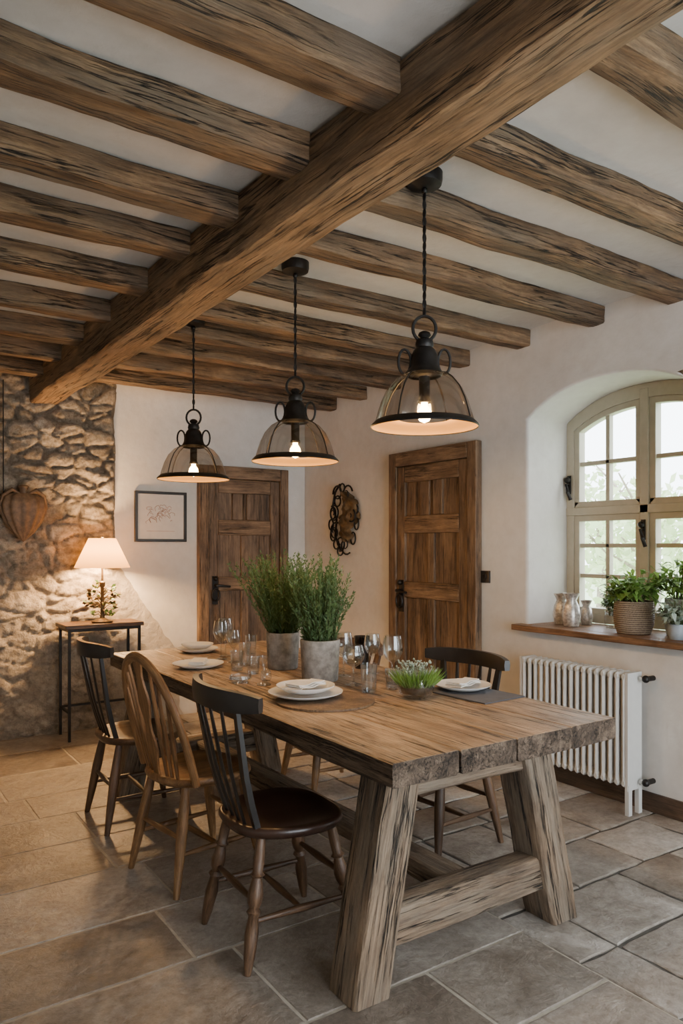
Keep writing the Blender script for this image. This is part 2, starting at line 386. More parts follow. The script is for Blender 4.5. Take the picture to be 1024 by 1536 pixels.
# right wall with arched niches
def arch(ya,yb,zs,za,n=16,inset=0):
    ya+=inset;yb-=inset;za-=inset
    c=(ya+yb)/2;hw=(yb-ya)/2;s=za-zs
    return [(c+hw*(-1+2*i/n),zs+s*(1-abs(-1+2*i/n)**2.4)) for i in range(n+1)]
NICH=[(2.05,3.18),(-.35,.98)]  # second niche is out of view, its window added to brighten the near floor
ZS,ZA,ZB=2.20,2.365,.885
B=MB(); B.box(XR,XR+WT,YF,YB+.2,-.05,3.0,'plaster','y'); wr=B.obj('wall_right')
for (a,b) in NICH:
    C=MB(); pr=[(a,ZB)]+arch(a,b,ZS,ZA,24)+[(b,ZB)]
    m=len(pr); C.add([(XR-.2,p[0],p[1]) for p in pr]+[(XR+WT+.2,p[0],p[1]) for p in pr],
      [tuple(range(m)),tuple(range(m,2*m))[::-1]]+[(i,(i+1)%m,m+(i+1)%m,m+i) for i in range(m)],'plaster')
    co=C.obj('cutter'); md=wr.modifiers.new('b','BOOLEAN'); md.operation='DIFFERENCE'; md.object=co; md.solver='EXACT'
    dg=bpy.context.evaluated_depsgraph_get(); me=bpy.data.meshes.new_from_object(wr.evaluated_get(dg)); wr.modifiers.clear(); wr.data=me
    bpy.data.objects.remove(co)
bv=wr.modifiers.new('bevel','BEVEL'); bv.width=.018; bv.segments=3; bv.limit_method='ANGLE'; bv.angle_limit=math.radians(50)
# windows
def window(name,a,b):
    e=empty(name); x=XR+.42; B=MB(); fw=.055
    z0=ZB+.035
    def strip(inner,outer,x0,x1):
        n=len(inner); vs=[(x0,)+p for p in inner]+[(x0,)+p for p in outer]+[(x1,)+p for p in inner]+[(x1,)+p for p in outer]
        fs=[]
        for i in range(n-1):
            fs+=[(i,i+1,n+i+1,n+i),(2*n+i,2*n+i+1,3*n+i+1,3*n+i),(i,i+1,2*n+i+1,2*n+i),(n+i,n+i+1,3*n+i+1,3*n+i)]
        B.add(vs,fs,'frame')
    def ring(ya,yb,zb,top,w,x0,x1,wt=None):
        n=14; wt=wt or w
        o=[(ya,zb)]+[(ya+(yb-ya)*i/n,top(ya+(yb-ya)*i/n)) for i in range(n+1)]+[(yb,zb)]
        inn=[(ya+w,zb+w)]+[(ya+w+(yb-ya-2*w)*i/n,top(ya+w+(yb-ya-2*w)*i/n)-wt) for i in range(n+1)]+[(yb-w,zb+w)]
        strip(inn,o,x0,x1)
        B.box(x0,x1,ya,yb,zb,zb+w,'frame','y')
    c=(a+b)/2;hw=(b-a)/2; ft=.085
    topf=lambda y: ZS+(ZA-ZS)*(1-min(1,abs((y-c)/hw))**2.4)
    ring(a+.001,b-.001,z0,topf,fw,x-.05,x+.05,ft)
    B.box(x-.055,x+.05,c-.028,c+.028,z0,ZA-.03,'frame','z')
    zt=1.60
    B.box(x-.055,x+.05,a,b,zt,zt+.05,'frame','y')
    for (ya,yb) in ((a+fw,c-.028),(c+.028,b-fw)):
        ring(ya,yb,z0+fw,lambda y:zt,.038,x-.04,x+.02)
        ring(ya,yb,zt+.05,lambda y:topf(y)-ft,.038,x-.04,x+.02)
        ym=(ya+yb)/2
        B.box(x-.028,x+.012,ym-.014,ym+.014,z0+fw,topf(ym)-fw,'frame','z')
        for zz in (z0+fw+.04+(zt-z0-fw-.04)*.34,z0+fw+.04+(zt-z0-fw-.04)*.67,1.93):
            B.box(x-.028,x+.012,ya,yb,zz-.013,zz+.013,'frame','y')
    B.obj('frame',parent=e,bev=.003)
    G=MB(); G.add([(x,a+.03,z0),(x,b-.03,z0),(x,b-.03,ZS+.05),(x,c,ZA-.03),(x,a+.03,ZS+.05)],[(0,1,2,3,4)],'pane'); G.obj('glass',parent=e)
    K=MB()
    for (yy,zz) in ((c+.0,1.50),(b-.03,1.80)):
        K.box(x-.065,x-.055,yy-.012,yy+.012,zz-.06,zz+.06,'iron','z')
        K.tube([(x-.06,yy,zz),(x-.09,yy,zz),(x-.10,yy-.02,zz-.05),(x-.085,yy-.03,zz-.1)],[.009,.009,.011,.012],'iron')
        K.ball((x-.08,yy,zz+.03),.02,'iron')
    K.obj('latches',parent=e)
for i,(a,b) in enumerate(NICH): window('window_%d'%(i+1),a,b)
B=MB()
for a,b in NICH:
    B.beam((XR-.045,a-.07,ZB+.014),(XR-.045,b+.055,ZB+.014),.088,.036,'sill',seg=.1,jit=.003)
    B.beam((XR+.19,a+.001,ZB+.015),(XR+.19,b-.001,ZB+.015),.385,.034,'sill')
B.obj('window_sill',bev=.004)
B=MB(); B.box(XR-.02,XR-.001,YF,3.55,0,.10,'skirt','y'); B.obj('baseboard_right',bev=.004)
# ------------------------------------------------------------ beams
B=MB()
def bx(y): return 1.29-.033*(y-1.6)
def bz(y): return 2.54-.018*(y-1.6)
n=150; pts=[];secs=[]
for i in range(n):
    yy=YF+(YB-.03-YF)*i/(n-1); top=zc(yy)-.001; bot=bz(yy); w=.205
    pts.append((bx(yy)+w/2,yy,(top+bot)/2)); secs.append(densrect(w,top-bot,.012,4))
B.sweep(pts,secs,'beam',jit=.010,jf=2.2,jc=6); B.obj('ceiling_beam',sharp=45)
def joist(x0,x1,yf,w):
    B=MB(); d=.105 if yf<3.3 else .11; z=zc(yf)-d/2+.004; n=max(6,int((x1-x0)/.045)); c=yf-w/2; sk=U(-.02,.02); so=U(-.012,.006)
    B.sweep([(x0+(x1-x0)*i/(n-1),c+sk*(i/(n-1)-.5),z+so*abs(i/(n-1)-.5)) for i in range(n)],densrect(w,d,.008,3),'joist',jit=.010,jf=2.6,jc=9)
    B.obj('ceiling_joist',sharp=45)
for yf,w in ((.6,.15),(1.15,.14),(1.76,.15),(2.21,.15),(2.68,.12),(3.11,.125),(3.60,.12),(4.12,.11),(4.60,.12),(5.05,.11),(5.5,.12)):
    joist(XL+.01,bx(yf)+.004,yf,w)
for yf,w in ((.15,.12),(.70,.13),(1.27,.14),(1.78,.12),(2.24,.12),(2.74,.12),(3.28,.115),(3.79,.11),(4.17,.11),(4.55,.11),(4.98,.11),(5.43,.11)):
    joist(bx(yf)+.20,XR-.002,yf,w)
# ------------------------------------------------------------ doors
def door(name,w,h,T):
    e=empty(name)
    B=MB(); B.T=T; fr=.085
    B.box(0,fr,-.06,-.002,0,h,'doorframe','z'); B.box(w-fr,w,-.06,-.002,0,h,'doorframe','z'); B.box(fr,w-fr,-.062,-.002,h-fr-.02,h,'doorframe','x')
    B.obj('door_surround',bev=.005,parent=e)
    B=MB(); B.T=T; a=fr+.004; b=w-fr-.004; t=h-fr-.024; st=.09; n=2
    pw=(b-a-2*st*.9)/n
    for i in range(n): B.box(a+st*.9+pw*i+.002,a+st*.9+pw*(i+1)-.002,-.024,-.004,.02,t-.02,'door','z')
    B.box(a,a+st,-.046,-.004,.005,t,'door','z'); B.box(b-st,b,-.046,-.004,.005,t,'door','z')
    for (z0,z1) in ((.005,.2),(1.02,1.14),(1.50,1.63),(t-.12,t)): B.box(a+st,b-st,-.048,-.004,z0,z1,'doorframe','x')
    c=(a+b)/2
    B.box(c-.035,c+.035,-.043,-.004,.2,1.02,'door','z'); B.box(c-.035,c+.035,-.043,-.004,1.14,1.5,'door','z')
    B.box(c-.12,c-.02,-.043,-.004,1.63,t-.12,'door','z'); B.box(c+.02,c+.12,-.043,-.004,1.63,t-.12,'door','z')
    B.obj('door_leaf',bev=.006,parent=e)
    B=MB(); B.T=T; hx=a+.055; hz=1.03
    B.box(hx-.025,hx+.025,-.054,-.046,hz-.12,hz+.12,'iron','z')
    B.tube([(hx,-.05,hz+.04),(hx,-.10,hz+.04),(hx+.02,-.105,hz+.04),(hx+.12,-.10,hz+.03)],[.012,.012,.012,.009],'iron')
    B.tube([(hx+.035*math.cos(q),-.07,hz-.04+.05*math.sin(q)) for q in [2*PI*i/16 for i in range(16)]],.008,'iron',closed=True,up=(0,1,0))
    B.ball((hx,-.065,hz+.1),.02,'iron')
    B.obj('door_handle',parent=e)
door('door_1',.86,2.09,Matrix.Translation((2.494,YB,0)))
T=Matrix(((0,1,0,XR),(-1,0,0,4.52),(0,0,1,0),(0,0,0,1)))
door('door_2',.945,2.11,T)
# ------------------------------------------------------------ dining table
e=empty('dining_table')
X0,X1,Y0,Y1=1.345,2.41,1.715,4.47; TZ=.76; TH=.078
B=MB(); ws=[.27,.255,.28,.26]; x=X0
for i,w in enumerate(ws):
    n=60; pts=[];secs=[]
    for j in range(n):
        yy=Y0+(Y1-Y0)*j/(n-1)
        l=x+.0024+.0016*noise.noise(Vector((yy*4,i*3,5))); r=x+w-.0024
        if i==0: l+=.010*noise.noise(Vector((yy*2.5,1,1)))+.004*noise.noise(Vector((yy*11,1,1)))
        if i==3: r+=.008*noise.noise(Vector((yy*2.5,7,1)))
        pts.append(((l+r)/2,yy,TZ-TH/2)); hw=(r-l)/2; c=.004
        lo=.010*noise.noise(Vector((yy*5,i,2)))
        secs.append([(-hw+.006,-TH/2+lo*.5),(hw-.006,-TH/2),(hw,-TH/2+.01),(hw,TH/2-c),(hw-c,TH/2),(-hw+c,TH/2),(-hw,TH/2-c),(-hw,-TH/2+.01)])
    of=U(-.005,.005); pts[0]=(pts[0][0],pts[0][1]+of,pts[0][2])
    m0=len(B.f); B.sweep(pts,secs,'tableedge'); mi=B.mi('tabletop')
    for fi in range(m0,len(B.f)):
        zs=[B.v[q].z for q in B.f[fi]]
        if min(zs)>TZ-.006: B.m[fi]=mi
    x+=w
B.obj('table_top',parent=e,bev=.002,sharp=35)
B=MB()
for (ty,s) in ((1.89,1),(4.15,-1)):
    for (fx,tx) in ((1.345,1.475),(2.245,2.085)):
        n=14; p0=Vector((fx,ty,.0));p1=Vector((tx,ty,TZ-TH))
        pts=[p0.lerp(p1,i/(n-1)) for i in range(n)]
        B.sweep(pts,[densrect(.135,.15,.008)]*n,'tableleg',up=(0,1,0),jit=.005,jf=4,jc=8)
    B.beam((1.40,ty,.195),(2.19,ty,.195),.10,.125,'tableleg',seg=.06,jit=.005,ch=.008)
    B.beam((1.43,ty,TZ-TH-.045),(2.13,ty,TZ-TH-.045),.10,.085,'tableleg',seg=.1,jit=.004,ch=.01)
B.beam((1.80,1.92,.215),(1.80,4.12,.215),.11,.075,'tableleg',seg=.06,jit=.005,ch=.008)
for v in B.v:
    if v.z<.03: v.z=0.001
B.obj('trestle_base',parent=e,sharp=45)
# ------------------------------------------------------------ chairs
LEG=[(0,.011),(.04,.014),(.12,.019),(.3,.024),(.42,.017),(.45,.026),(.48,.017),(.52,.024),(.58,.027),(.66,.020),(.70,.016),(.72,.025),(.74,.017),(.85,.019),(1,.016)]
LEG2=[(0,.013),(.3,.020),(.6,.024),(.8,.021),(1,.016)]
def chair(name,cx,cy,yaw,style,mw,ms,mleg,leg=LEG,seatz=.45,top=.93,rw=.25,lean=.285):
    e=empty(name); T=Matrix.Translation((cx,cy,0))@Matrix.Rotation(yaw,4,'Z')
    B=MB(); B.T=T; n=40
    def outline(s,t):
        out=[]
        for i in range(n):
            a=2*PI*i/n; c,sn=math.cos(a),math.sin(a); p=3.0
            r=(abs(c)**p+abs(sn)**p)**(-1/p); xx=r*c*.205; yy=r*sn*.222
            if xx<0: yy*=1-.18*(-xx/.205)
            out.append((xx*s,yy*s,seatz+t))
        return out
    rings=[(.86,-.036),(.95,-.032),(1.0,-.014),(.985,.0),(.93,.004),(.75,-.006),(.45,-.013),(.1,-.012)]
    vs=[];[vs.extend(outline(s,t)) for s,t in rings]
    fs=[(k*n+i,k*n+(i+1)%n,(k+1)*n+(i+1)%n,(k+1)*n+i) for k in range(len(rings)-1) for i in range(n)]
    fs.append(tuple(range(n))[::-1]); fs.append(tuple((len(rings)-1)*n+i for i in range(n)))
    B.add(vs,fs,ms); B.obj('seat',parent=e,sharp=60)
    B=MB(); B.T=T; tops={};feet={}
    for sx in (1,-1):
        for sy in (1,-1):
            f=Vector((sx*.21,sy*.195,0)); t=Vector((sx*.135,sy*.14,seatz-.03)); tops[sx,sy]=t;feet[sx,sy]=f
            B.turned(f,t,leg,mleg,12)
    def at(sx,sy,z): return feet[sx,sy].lerp(tops[sx,sy],z/(seatz-.03))
    SP=[(0,.008),(.25,.011),(.5,.014),(.75,.011),(1,.008)]
    for sy in (1,-1): B.turned(at(1,sy,.16),at(-1,sy,.16),SP,mleg,8)
    a=at(1,1,.16).lerp(at(-1,1,.16),.5); b=at(1,-1,.16).lerp(at(-1,-1,.16),.5); B.turned(a,b,SP,mleg,8)
    B.turned(at(1,1,.24),at(1,-1,.24),SP,mleg,8); B.turned(at(-1,1,.22),at(-1,-1,.22),SP,mleg,8)
    B.obj('legs_and_stretchers',parent=e,sharp=50)
    B=MB(); B.T=T
    if style=='comb':
        m=19; pts=[];secs=[]
        for i in range(m):
            t=-1+2*i/(m-1); yy=t*rw; xx=-lean+.085*t*t
            hgt=.072*(1-.35*abs(t)**5)
            pts.append((xx,yy,top-.036)); secs.append([(-.011,-hgt/2),(.011,-hgt/2),(.014,0),(.011,hgt/2),(-.011,hgt/2),(-.014,0)])
        B.sweep(pts,secs,mw)
        k=6
        for i in range(k):
            t=-1+2*i/(k-1); ys=t*.125; yt=t*.185; xt=-lean+.085*(yt/rw)**2
            outer=abs(t)>.99
            p0=Vector((-.165+(.02 if outer else 0),ys*1.05,seatz-.01)); p1=Vector((xt,yt,top-.05))
            mid=p0.lerp(p1,.45)+Vector((-.012,0,0))
            q=[p0,p0.lerp(mid,.5)+Vector((-.003,0,0)),mid,mid.lerp(p1,.5),p1]
            if outer: B.sweep(q,[rect(.026,.020),rect(.032,.020),rect(.036,.018),rect(.032,.016),rect(.026,.014)],mw,up=(1,0,.2))
            else: B.sweep(q,[circ(.006,8,.008),circ(.006,8,.012),circ(.006,8,.016),circ(.006,8,.013),circ(.005,8,.008)],mw,up=(1,0,.2))
    else:
        m=25
        def hp(a):
            yy=-.225*math.cos(a)*(1+.10*math.sin(a)); s=math.sin(a)**.75 if math.sin(a)>0 else 0
            zz=seatz+(top-seatz)*s; return Vector((-.135-.13*s-.02*math.sin(a),yy*.98,zz))
        pts=[hp(PI*i/(m-1)) for i in range(m)]; pts[0].z=pts[-1].z=seatz-.01
        B.sweep(pts,circ(.016,8,.020),mw,up=(1,0,0))
        for t in (-.82,-.6,-.4,.4,.6,.82):
            a=math.acos(-t*.9) ; p1=hp(a); p0=Vector((-.155-.03*(1-abs(t)),t*.15,seatz-.01))
            B.sweep([p0,p0.lerp(p1,.35),p0.lerp(p1,.7),p1],[circ(.007),circ(.010),circ(.008),circ(.006)],mw,up=(1,0,.2))
        p0=Vector((-.185,0,seatz-.01)); p1=hp(PI/2)
        wd=[.030,.028,.04,.055,.05,.03,.026,.045,.060,.052,.035,.028,.04,.045]
        B.sweep([p0.lerp(p1,i/(len(wd)-1)) for i in range(len(wd))],[rect(w*1.5,.009) for w in wd],mw,up=(1,0,.2))
    B.obj('backrest',parent=e,sharp=50)
chair('dining_chair',1.32,2.355,-.05,'comb','black','seatdark','chairdark',rw=.275)
chair('dining_chair',1.285,3.02,.14,'hoop','chairbrown','chairbrown','chairbrown',LEG2,top=.95)
chair('dining_chair',1.285,3.79,-.03,'comb','black','chairdark','chairdark',LEG2)
chair('dining_chair',2.37,2.66,PI+.06,'comb','black','chairdark','chairdark',LEG2,top=.885,lean=.25,rw=.27)
chair('dining_chair',2.36,3.62,PI-.05,'comb','chairdark','chairdark','chairbrown',LEG2,top=.84)
# ------------------------------------------------------------ pendants
def pendant(x,y,zr,rr=.209):
    e=empty('pendant_lamp'); B=MB(); c=(x,y,0)
    top=zc(y)
    B.lathe([(0.0005,top-.055),(.03,top-.055),(.062,top-.045),(.066,top-.03),(.066,top-.002),(.0005,top-.002)],c,'iron',24)
    B.ball((x,y,top-.065),.012,'iron')
    zl=zr+.385
    B.tube([(x,y,top-.05),(x,y,zl+.02)],.0045,'iron',6)
    nl=int((top-.06-zl)/.03)
    for i in range(nl):
        zz=zl+.03+i*.03; ax=(i%2)
        B.tube([((x+.007*math.cos(q)) if ax else x,(y if ax else y+.007*math.cos(q)),zz+.017*math.sin(q)) for q in [2*PI*j/8 for j in range(8)]],.0025,'iron',5,closed=True,up=(0,1,0) if ax else (1,0,0))
    B.tube([(x+.042*math.cos(q)*.83,y-.042*math.cos(q)*.56,zl-.03+.046*math.sin(q)) for q in [2*PI*j/20 for j in range(20)]],.006,'iron',6,closed=True,up=(.56,.83,0))
    z=zr
    B.lathe([(.010,z+.345),(.020,z+.34),(.024,z+.33),(.014,z+.32),(.030,z+.312),(.034,z+.295),(.030,z+.285),(.040,z+.275),(.048,z+.255),(.050,z+.215),(.060,z+.205),(.068,z+.19),(.060,z+.18)],c,'iron',24)
    for s in (1,-1):
        cx,cz,r1=.072,z+.235,.045
        B.tube([(x+s*(cx+r1*.5*math.cos(q))*.83,y-s*(cx+r1*.5*math.cos(q))*.56,cz+r1*math.sin(q)) for q in [2*PI*j/16 for j in range(16)]],.005,'iron',6,closed=True,up=(.56,.83,0))
    k=rr/.209
    gp=[(.060,z+.190),(.086,z+.184),(.116*k,z+.166),(.146*k,z+.132),(.168*k,z+.088),(.182*k,z+.045),(.190*k,z+.018)]
    for i in range(4):
        a=.35+2*PI*i/4
        B.tube([(x+(r+.003)*math.cos(a),y+(r+.003)*math.sin(a),zz) for r,zz in gp],.0030,'iron',6,up=(-math.sin(a),math.cos(a),0))
    B.lathe([(.187*k,z+.020),(.193*k,z+.016),(rr-.004,z+.005),(rr,z-.002),(rr-.003,z-.006),(rr-.005,z-.003)],c,'iron',48)
    B.obj('metal_frame',parent=e,sharp=50)
    B=MB(); B.lathe([(rr-.005,z-.003),(rr-.008,z+.002),(.187*k,z+.012),(.150*k,z+.022),(.10*k,z+.027)],c,'inner',48)
    B.obj('shade_lining',parent=e,sharp=60)
    B=MB(); B.lathe(gp,c,'smoke',48); B.obj('glass_dome',parent=e,sharp=80)
    B=MB(); B.lathe([(.02,z+.18),(.02,z+.10),(.024,z+.095),(.024,z+.085),(.0005,z+.085)],c,'iron',16); B.obj('lamp_holder',parent=e)
    B=MB(); B.lathe([(.0005,z+.012),(.018,z+.020),(.028,z+.038),(.024,z+.058),(.012,z+.075),(.012,z+.088)],c,'bulb',16); B.obj('bulb',parent=e,sharp=80)
    light('bulb_light','POINT',(x,y,z-.012),16,(1,.60,.25),e,shadow_soft_size=.03)
    light('bulb_uplight','POINT',(x,y,z+.10),4.5,(1,.60,.25),e,shadow_soft_size=.03)
pendant(1.76,2.06,1.838,.197); pendant(1.80,3.05,1.81); pendant(1.70,4.04,1.795)
# ------------------------------------------------------------ side table + lamp
e=empty('side_table'); B=MB()
sx0,sx1,sy0,sy1=1.33,1.90,5.46,5.76; st=.835
B.box(sx0,sx1,sy0,sy1,st-.028,st,'chairdark'); B.obj('top',parent=e,bev=.003); B=MB()
for xx in (sx0+.03,sx1-.03):
    for yy in (sy0+.02,sy1-.02): B.box(xx-.009,xx+.009,yy-.009,yy+.009,0,st-.028,'iron','z')
    B.box(xx-.008,xx+.008,sy0+.03,sy1-.03,.2,.216,'iron','y'); B.box(xx-.008,xx+.008,sy0+.03,sy1-.03,st-.05,st-.03,'iron','y')
for yy in (sy0+.02,sy1-.02): B.box(sx0+.03,sx1-.03,yy-.008,yy+.008,st-.05,st-.03,'iron')
B.box(sx0+.03,sx1-.03,sy1-.028,sy1-.012,.2,.216,'iron')
B.obj('frame',parent=e)
e=empty('table_lamp'); lx,ly=1.62,5.57; B=MB()
B.lathe([(.0005,st+.001),(.075,st+.001),(.078,st+.012),(.05,st+.022),(.02,st+.035),(.014,st+.06),(.012,st+.26),(.02,st+.27),(.022,st+.3),(.008,st+.31),(.007,st+.63),(.012,st+.635),(.0005,st+.645)],(lx,ly,0),'bronze',20)
for i in range(46):
    a=U(0,2*PI); zz=U(.05,.30); rr=.09*math.sin(PI*(zz)/.34)*U(.5,1.2)+.02
    p=(lx+rr*math.cos(a),ly+rr*math.sin(a),st+zz)
    B.tube([(lx,ly,st+zz-.03),((lx+p[0])/2,(ly+p[1])/2,st+zz+.01),p],.003,'bronze',5,up=(0,.3,1))
    for k in range(3): B.leafq(p,(math.cos(a)+U(-.6,.6),math.sin(a)+U(-.6,.6),U(-.5,.8)),.045,.028,'bronze' if R()<.5 else 'leaf')
B.obj('lamp_base',parent=e)
B=MB(); B.lathe([(.200,1.245),(.098,1.462)],(lx,ly,0),'shade',40); B.obj('lamp_shade',parent=e)
B=MB(); B.ball((lx,ly,1.33),.03,'bulb')
for i in range(3):
    a=2*PI*i/3; B.tube([(lx,ly,1.45),(lx+.097*math.cos(a),ly+.097*math.sin(a),1.458)],.002,'iron',5,up=(0,0,1))
B.obj('lamp_bulb',parent=e)
light('lamp_light','POINT',(lx,ly,1.33),190,(1,.60,.27),e,shadow_soft_size=.05)
# ------------------------------------------------------------ wall decor
e=empty('picture_frame'); B=MB(); a,b,z0,z1=1.957,2.393,1.44,1.85; yb=YB-.004;t=.022
B.box(a,b,yb-.028,yb,z0,z0+t,'black'); B.box(a,b,yb-.028,yb,z1-t,z1,'black'); B.box(a,a+t,yb-.028,yb,z0+t,z1-t,'black','z'); B.box(b-t,b,yb-.028,yb,z0+t,z1-t,'black','z')
B.obj('moulding',parent=e,bev=.002)
B=MB(); B.box(a+t,b-t,yb-.012,yb-.006,z0+t,z1-t,'paper'); B.obj('mount',parent=e)
B=MB()
for i in range(26):
    cx=(a+b)/2+U(-.10,.10);cz=(z0+z1)/2+U(-.05,.07); r=U(.008,.04)
    B.tube([(cx+r*math.cos(q)*U(.7,1.3),yb-.014,cz+r*math.sin(q)*U(.6,1.1)) for q in [2*PI*j/9*U(.8,1) for j in range(7)]],.0016,'ink',4,up=(0,1,0))
B.box(a+.1,b-.1,yb-.014,yb-.012,z0+.085,z0+.088,'ink')
B.obj('drawing',parent=e)
B=MB(); cx,cz=1.10,1.645; oy=YB-.13
prof=[(.001,-.21),(.03,-.185),(.075,-.14),(.12,-.07),(.15,0),(.158,.06),(.14,.115),(.09,.14),(.04,.13),(.02,.12)]
B.lathe(prof,(cx,oy,cz),'wicker',72,mod=lambda a,z:1+.06*math.cos(12*a),sy=.38)
B.lathe([(.03,.12),(.026,.16),(.04,.19),(.03,.2),(.001,.205)],(cx,oy,cz),'wicker',16)
for s in (-1,1):
    B.tube([(cx+s*.02,oy-.02,cz+.13),(cx+s*.08,oy-.03,cz+.165),(cx+s*.14,oy-.02,cz+.12),(cx+s*.165,oy,cz+.03)],[.01,.016,.014,.006],'wicker',8,up=(0,1,0))
B.tube([(cx-.13,oy+.02,cz+.13),(cx-.13,oy+.03,2.6)],.004,'iron',6); B.tube([(cx-.13,oy+.02,cz+.13),(cx-.06,oy,cz+.15)],.004,'iron',6)
B.obj('carved_wall_ornament',sharp=60)
# metal wall sculpture on right wall
B=MB(); cy,cz=5.17,1.63
def W(y,z,x=.04): return (XR-x,cy+y,cz+z)
def loop(y,z,a,b,r=.007,x=.03,k='iron'):
    B.tube([W(y+a*math.cos(q),z+b*math.sin(q),x) for q in [2*PI*j/18 for j in range(18)]],r,k,6,closed=True,up=(1,0,0))
def scroll(y,z,r0,turn,a0,dirn=1,r=.007,x=.04):
    P=[]
    for i in range(22):
        t=i/21; rad=r0*(1-.8*t); a=a0+dirn*t*turn
        P.append(W(y+rad*math.cos(a),z+rad*math.sin(a),x+.02*t))
    B.tube(P,[r*(1-.4*i/21) for i in range(22)],'iron',6,up=(1,0,0))
vs=[];n=20;m=28
for i in range(m+1):
    v=i/m; zz=-.19+.42*v; wd=(.085+.045*math.sin(PI*v)+.02*math.sin(v*17))*math.sin(PI*min(1,max(0,v*.96+.02)))**.4
    for j in range(n+1):
        u=-1+2*j/n; yy=-.06+u*wd+.03*math.sin(v*7)
        hgt=.02+.06*(1-u*u)+.035*noise.noise(Vector((yy*16,zz*16,2)))+.015*noise.noise(Vector((yy*40,zz*40,2)))
        vs.append(W(yy,zz,max(.006,hgt)))
B.add(vs,[(i*(n+1)+j,i*(n+1)+j+1,(i+1)*(n+1)+j+1,(i+1)*(n+1)+j) for i in range(m) for j in range(n)],'bronze')
for (y,z,a,b) in ((.17,.06,.04,.05),(.20,-.04,.035,.045),(.17,-.13,.04,.05),(.12,-.21,.04,.04),(.06,-.27,.04,.035),(.10,.16,.045,.045),(.03,.27,.035,.035),(-.17,.08,.03,.04),(-.18,-.04,.03,.05),(-.13,-.16,.035,.05)): loop(y,z,a,b)
for (y,z,r0,tn,a0,dd) in ((.06,.22,.08,8,0,1),(-.08,.22,.07,8,3,-1),(.12,.05,.08,9,1,1),(.10,-.10,.08,9,2,-1),(-.06,-.22,.08,8,4,1),(.02,-.2,.07,8,5,-1),(-.14,.02,.06,8,2,1)): scroll(y,z,r0,tn,a0,dd,.008,.05)
B.tube([W(.05,.3),W(.12,.24),W(.16,.12),W(.10,0),W(.12,-.14),W(.04,-.26)],.009,'iron',6,up=(1,0,0))
B.obj('wall_sculpture',sharp=60)
B=MB(); B.box(XR-.014,XR-.001,3.497,3.577,1.16,1.24,'black','y'); B.box(XR-.02,XR-.014,3.522,3.552,1.185,1.215,'iron','y'); B.obj('light_switch',bev=.002)
# ------------------------------------------------------------ radiator
B=MB(); ra,rb=2.35,3.07; xa,xb=3.375,3.50; nr=17
for i in range(nr):
    yy=ra+.02+(rb-ra-.04)*i/(nr-1); r=.0125
    for xx in (xa+r,(xa+xb)/2,xb-r):
        B.tube([(xx,yy,.17),(xx,yy,.72)],r,'white',8)
    for zz in (.165,.72): 
        B.sweep([(xa,yy,zz),(xa+.012,yy,zz),(xb-.012,yy,zz),(xb,yy,zz)],[circ(.014,8,.010),circ(.022,8,.0165),circ(.022,8,.0165),circ(.014,8,.010)],'white')
for zz in (.165,.72):
    B.tube([((xa+xb)/2,ra,zz),((xa+xb)/2,rb,zz)],.02,'white',10)
for yy in (ra+.0,rb):
    B.box(xa+.002,xb-.002,yy-.008,yy+.008,.13,.742,'white','z')
    for xx in (xa+.02,xb-.02): B.box(xx-.014,xx+.014,yy-.012,yy+.012,0.001,.16,'white','z')
B.obj('radiator',sharp=45)
B=MB()
for zz in (.17,.71):
    B.tube([(3.47,2.335,zz),(3.47,2.29,zz)],.012,'silver',8); B.tube([(3.47,2.30,zz),(XR-.022,2.30,zz)],.014,'iron',10,up=(0,0,1)); B.ball((3.47,2.30,zz),.02,'iron')
B.obj('radiator_valve')
# ------------------------------------------------------------ tableware
TT=TZ+.001
def plate(x,y,d,stack=False,z=TT,napkin=False):
    e=empty('dinner_plate'); r=d/2; B=MB()
    pr=[(.0005,.004),(r*.6,.004),(r*.68,.009),(r*.96,.022),(r,.024),(r*.99,.020),(r*.72,.006),(r*.58,.0),(.0005,.0)]
    B.lathe(pr,(x,y,z),'plate',48)
    B.obj('plate_body',parent=e,sharp=60)
    if stack:
        B=MB(); s=.78; B.lathe([(a*s,b*1.25) for a,b in pr],(x,y,z+.02),'plate',48); B.obj('side_plate',parent=e,sharp=60)
    if napkin:
        B=MB(); B.T=Matrix.Translation((x,y,z+.02+(.022 if stack else 0)))@Matrix.Rotation(U(.3,1.2),4,'Z')
        for k in range(3): 
            n=9; B.sweep([(-.085+.17*i/(n-1),U(-.002,.002),.004+k*.006+.003*math.sin(i*1.3+k)) for i in range(n)],rect(.085-k*.006,.004),'napkin')
        B.obj('napkin',parent=e)
def wine(x,y,h=.22,r=.045,k='glass'):
    B=MB(); b=h*.45
    B.lathe([(.0005,.001),(r*.8,.002),(r*.78,.004),(.006,.010),(.004,.03),(.004,b-.01),(.010,b),(r*.7,b+.018),(r*.98,b+.045),(r,b+.06),(r*.93,h-.03),(r*.8,h),(r*.79,h),(r*.92,h-.03),(r*.97,b+.06),(r*.93,b+.047),(r*.6,b+.02),(.0005,b+.008)],(x,y,TT),k,32)
    B.obj('wine_glass',sharp=70)
def tumbler(x,y,h=.1,r=.036,k='glass'):
    B=MB(); B.lathe([(.0005,.001),(r*.85,.001),(r,h),(r-.002,h),(r*.85-.002,.01),(.0005,.009)],(x,y,TT),k,28); B.obj('tumbler',sharp=50)
B=MB(); B.lathe([(.0005,.0),(.205,.0),(.205,.008),(.0005,.008)],(1.66,2.57,TT),'mat',56); B.obj('placemat')
plate(1.62,2.66,.315,True,TT+.010,True)
B=MB(); B.T=Matrix.Translation((2.27,2.36,TT))@Matrix.Rotation(.05,4,'Z'); B.box(-.12,.13,-.2,.17,0,.005,'greycloth','y'); B.obj('placemat')
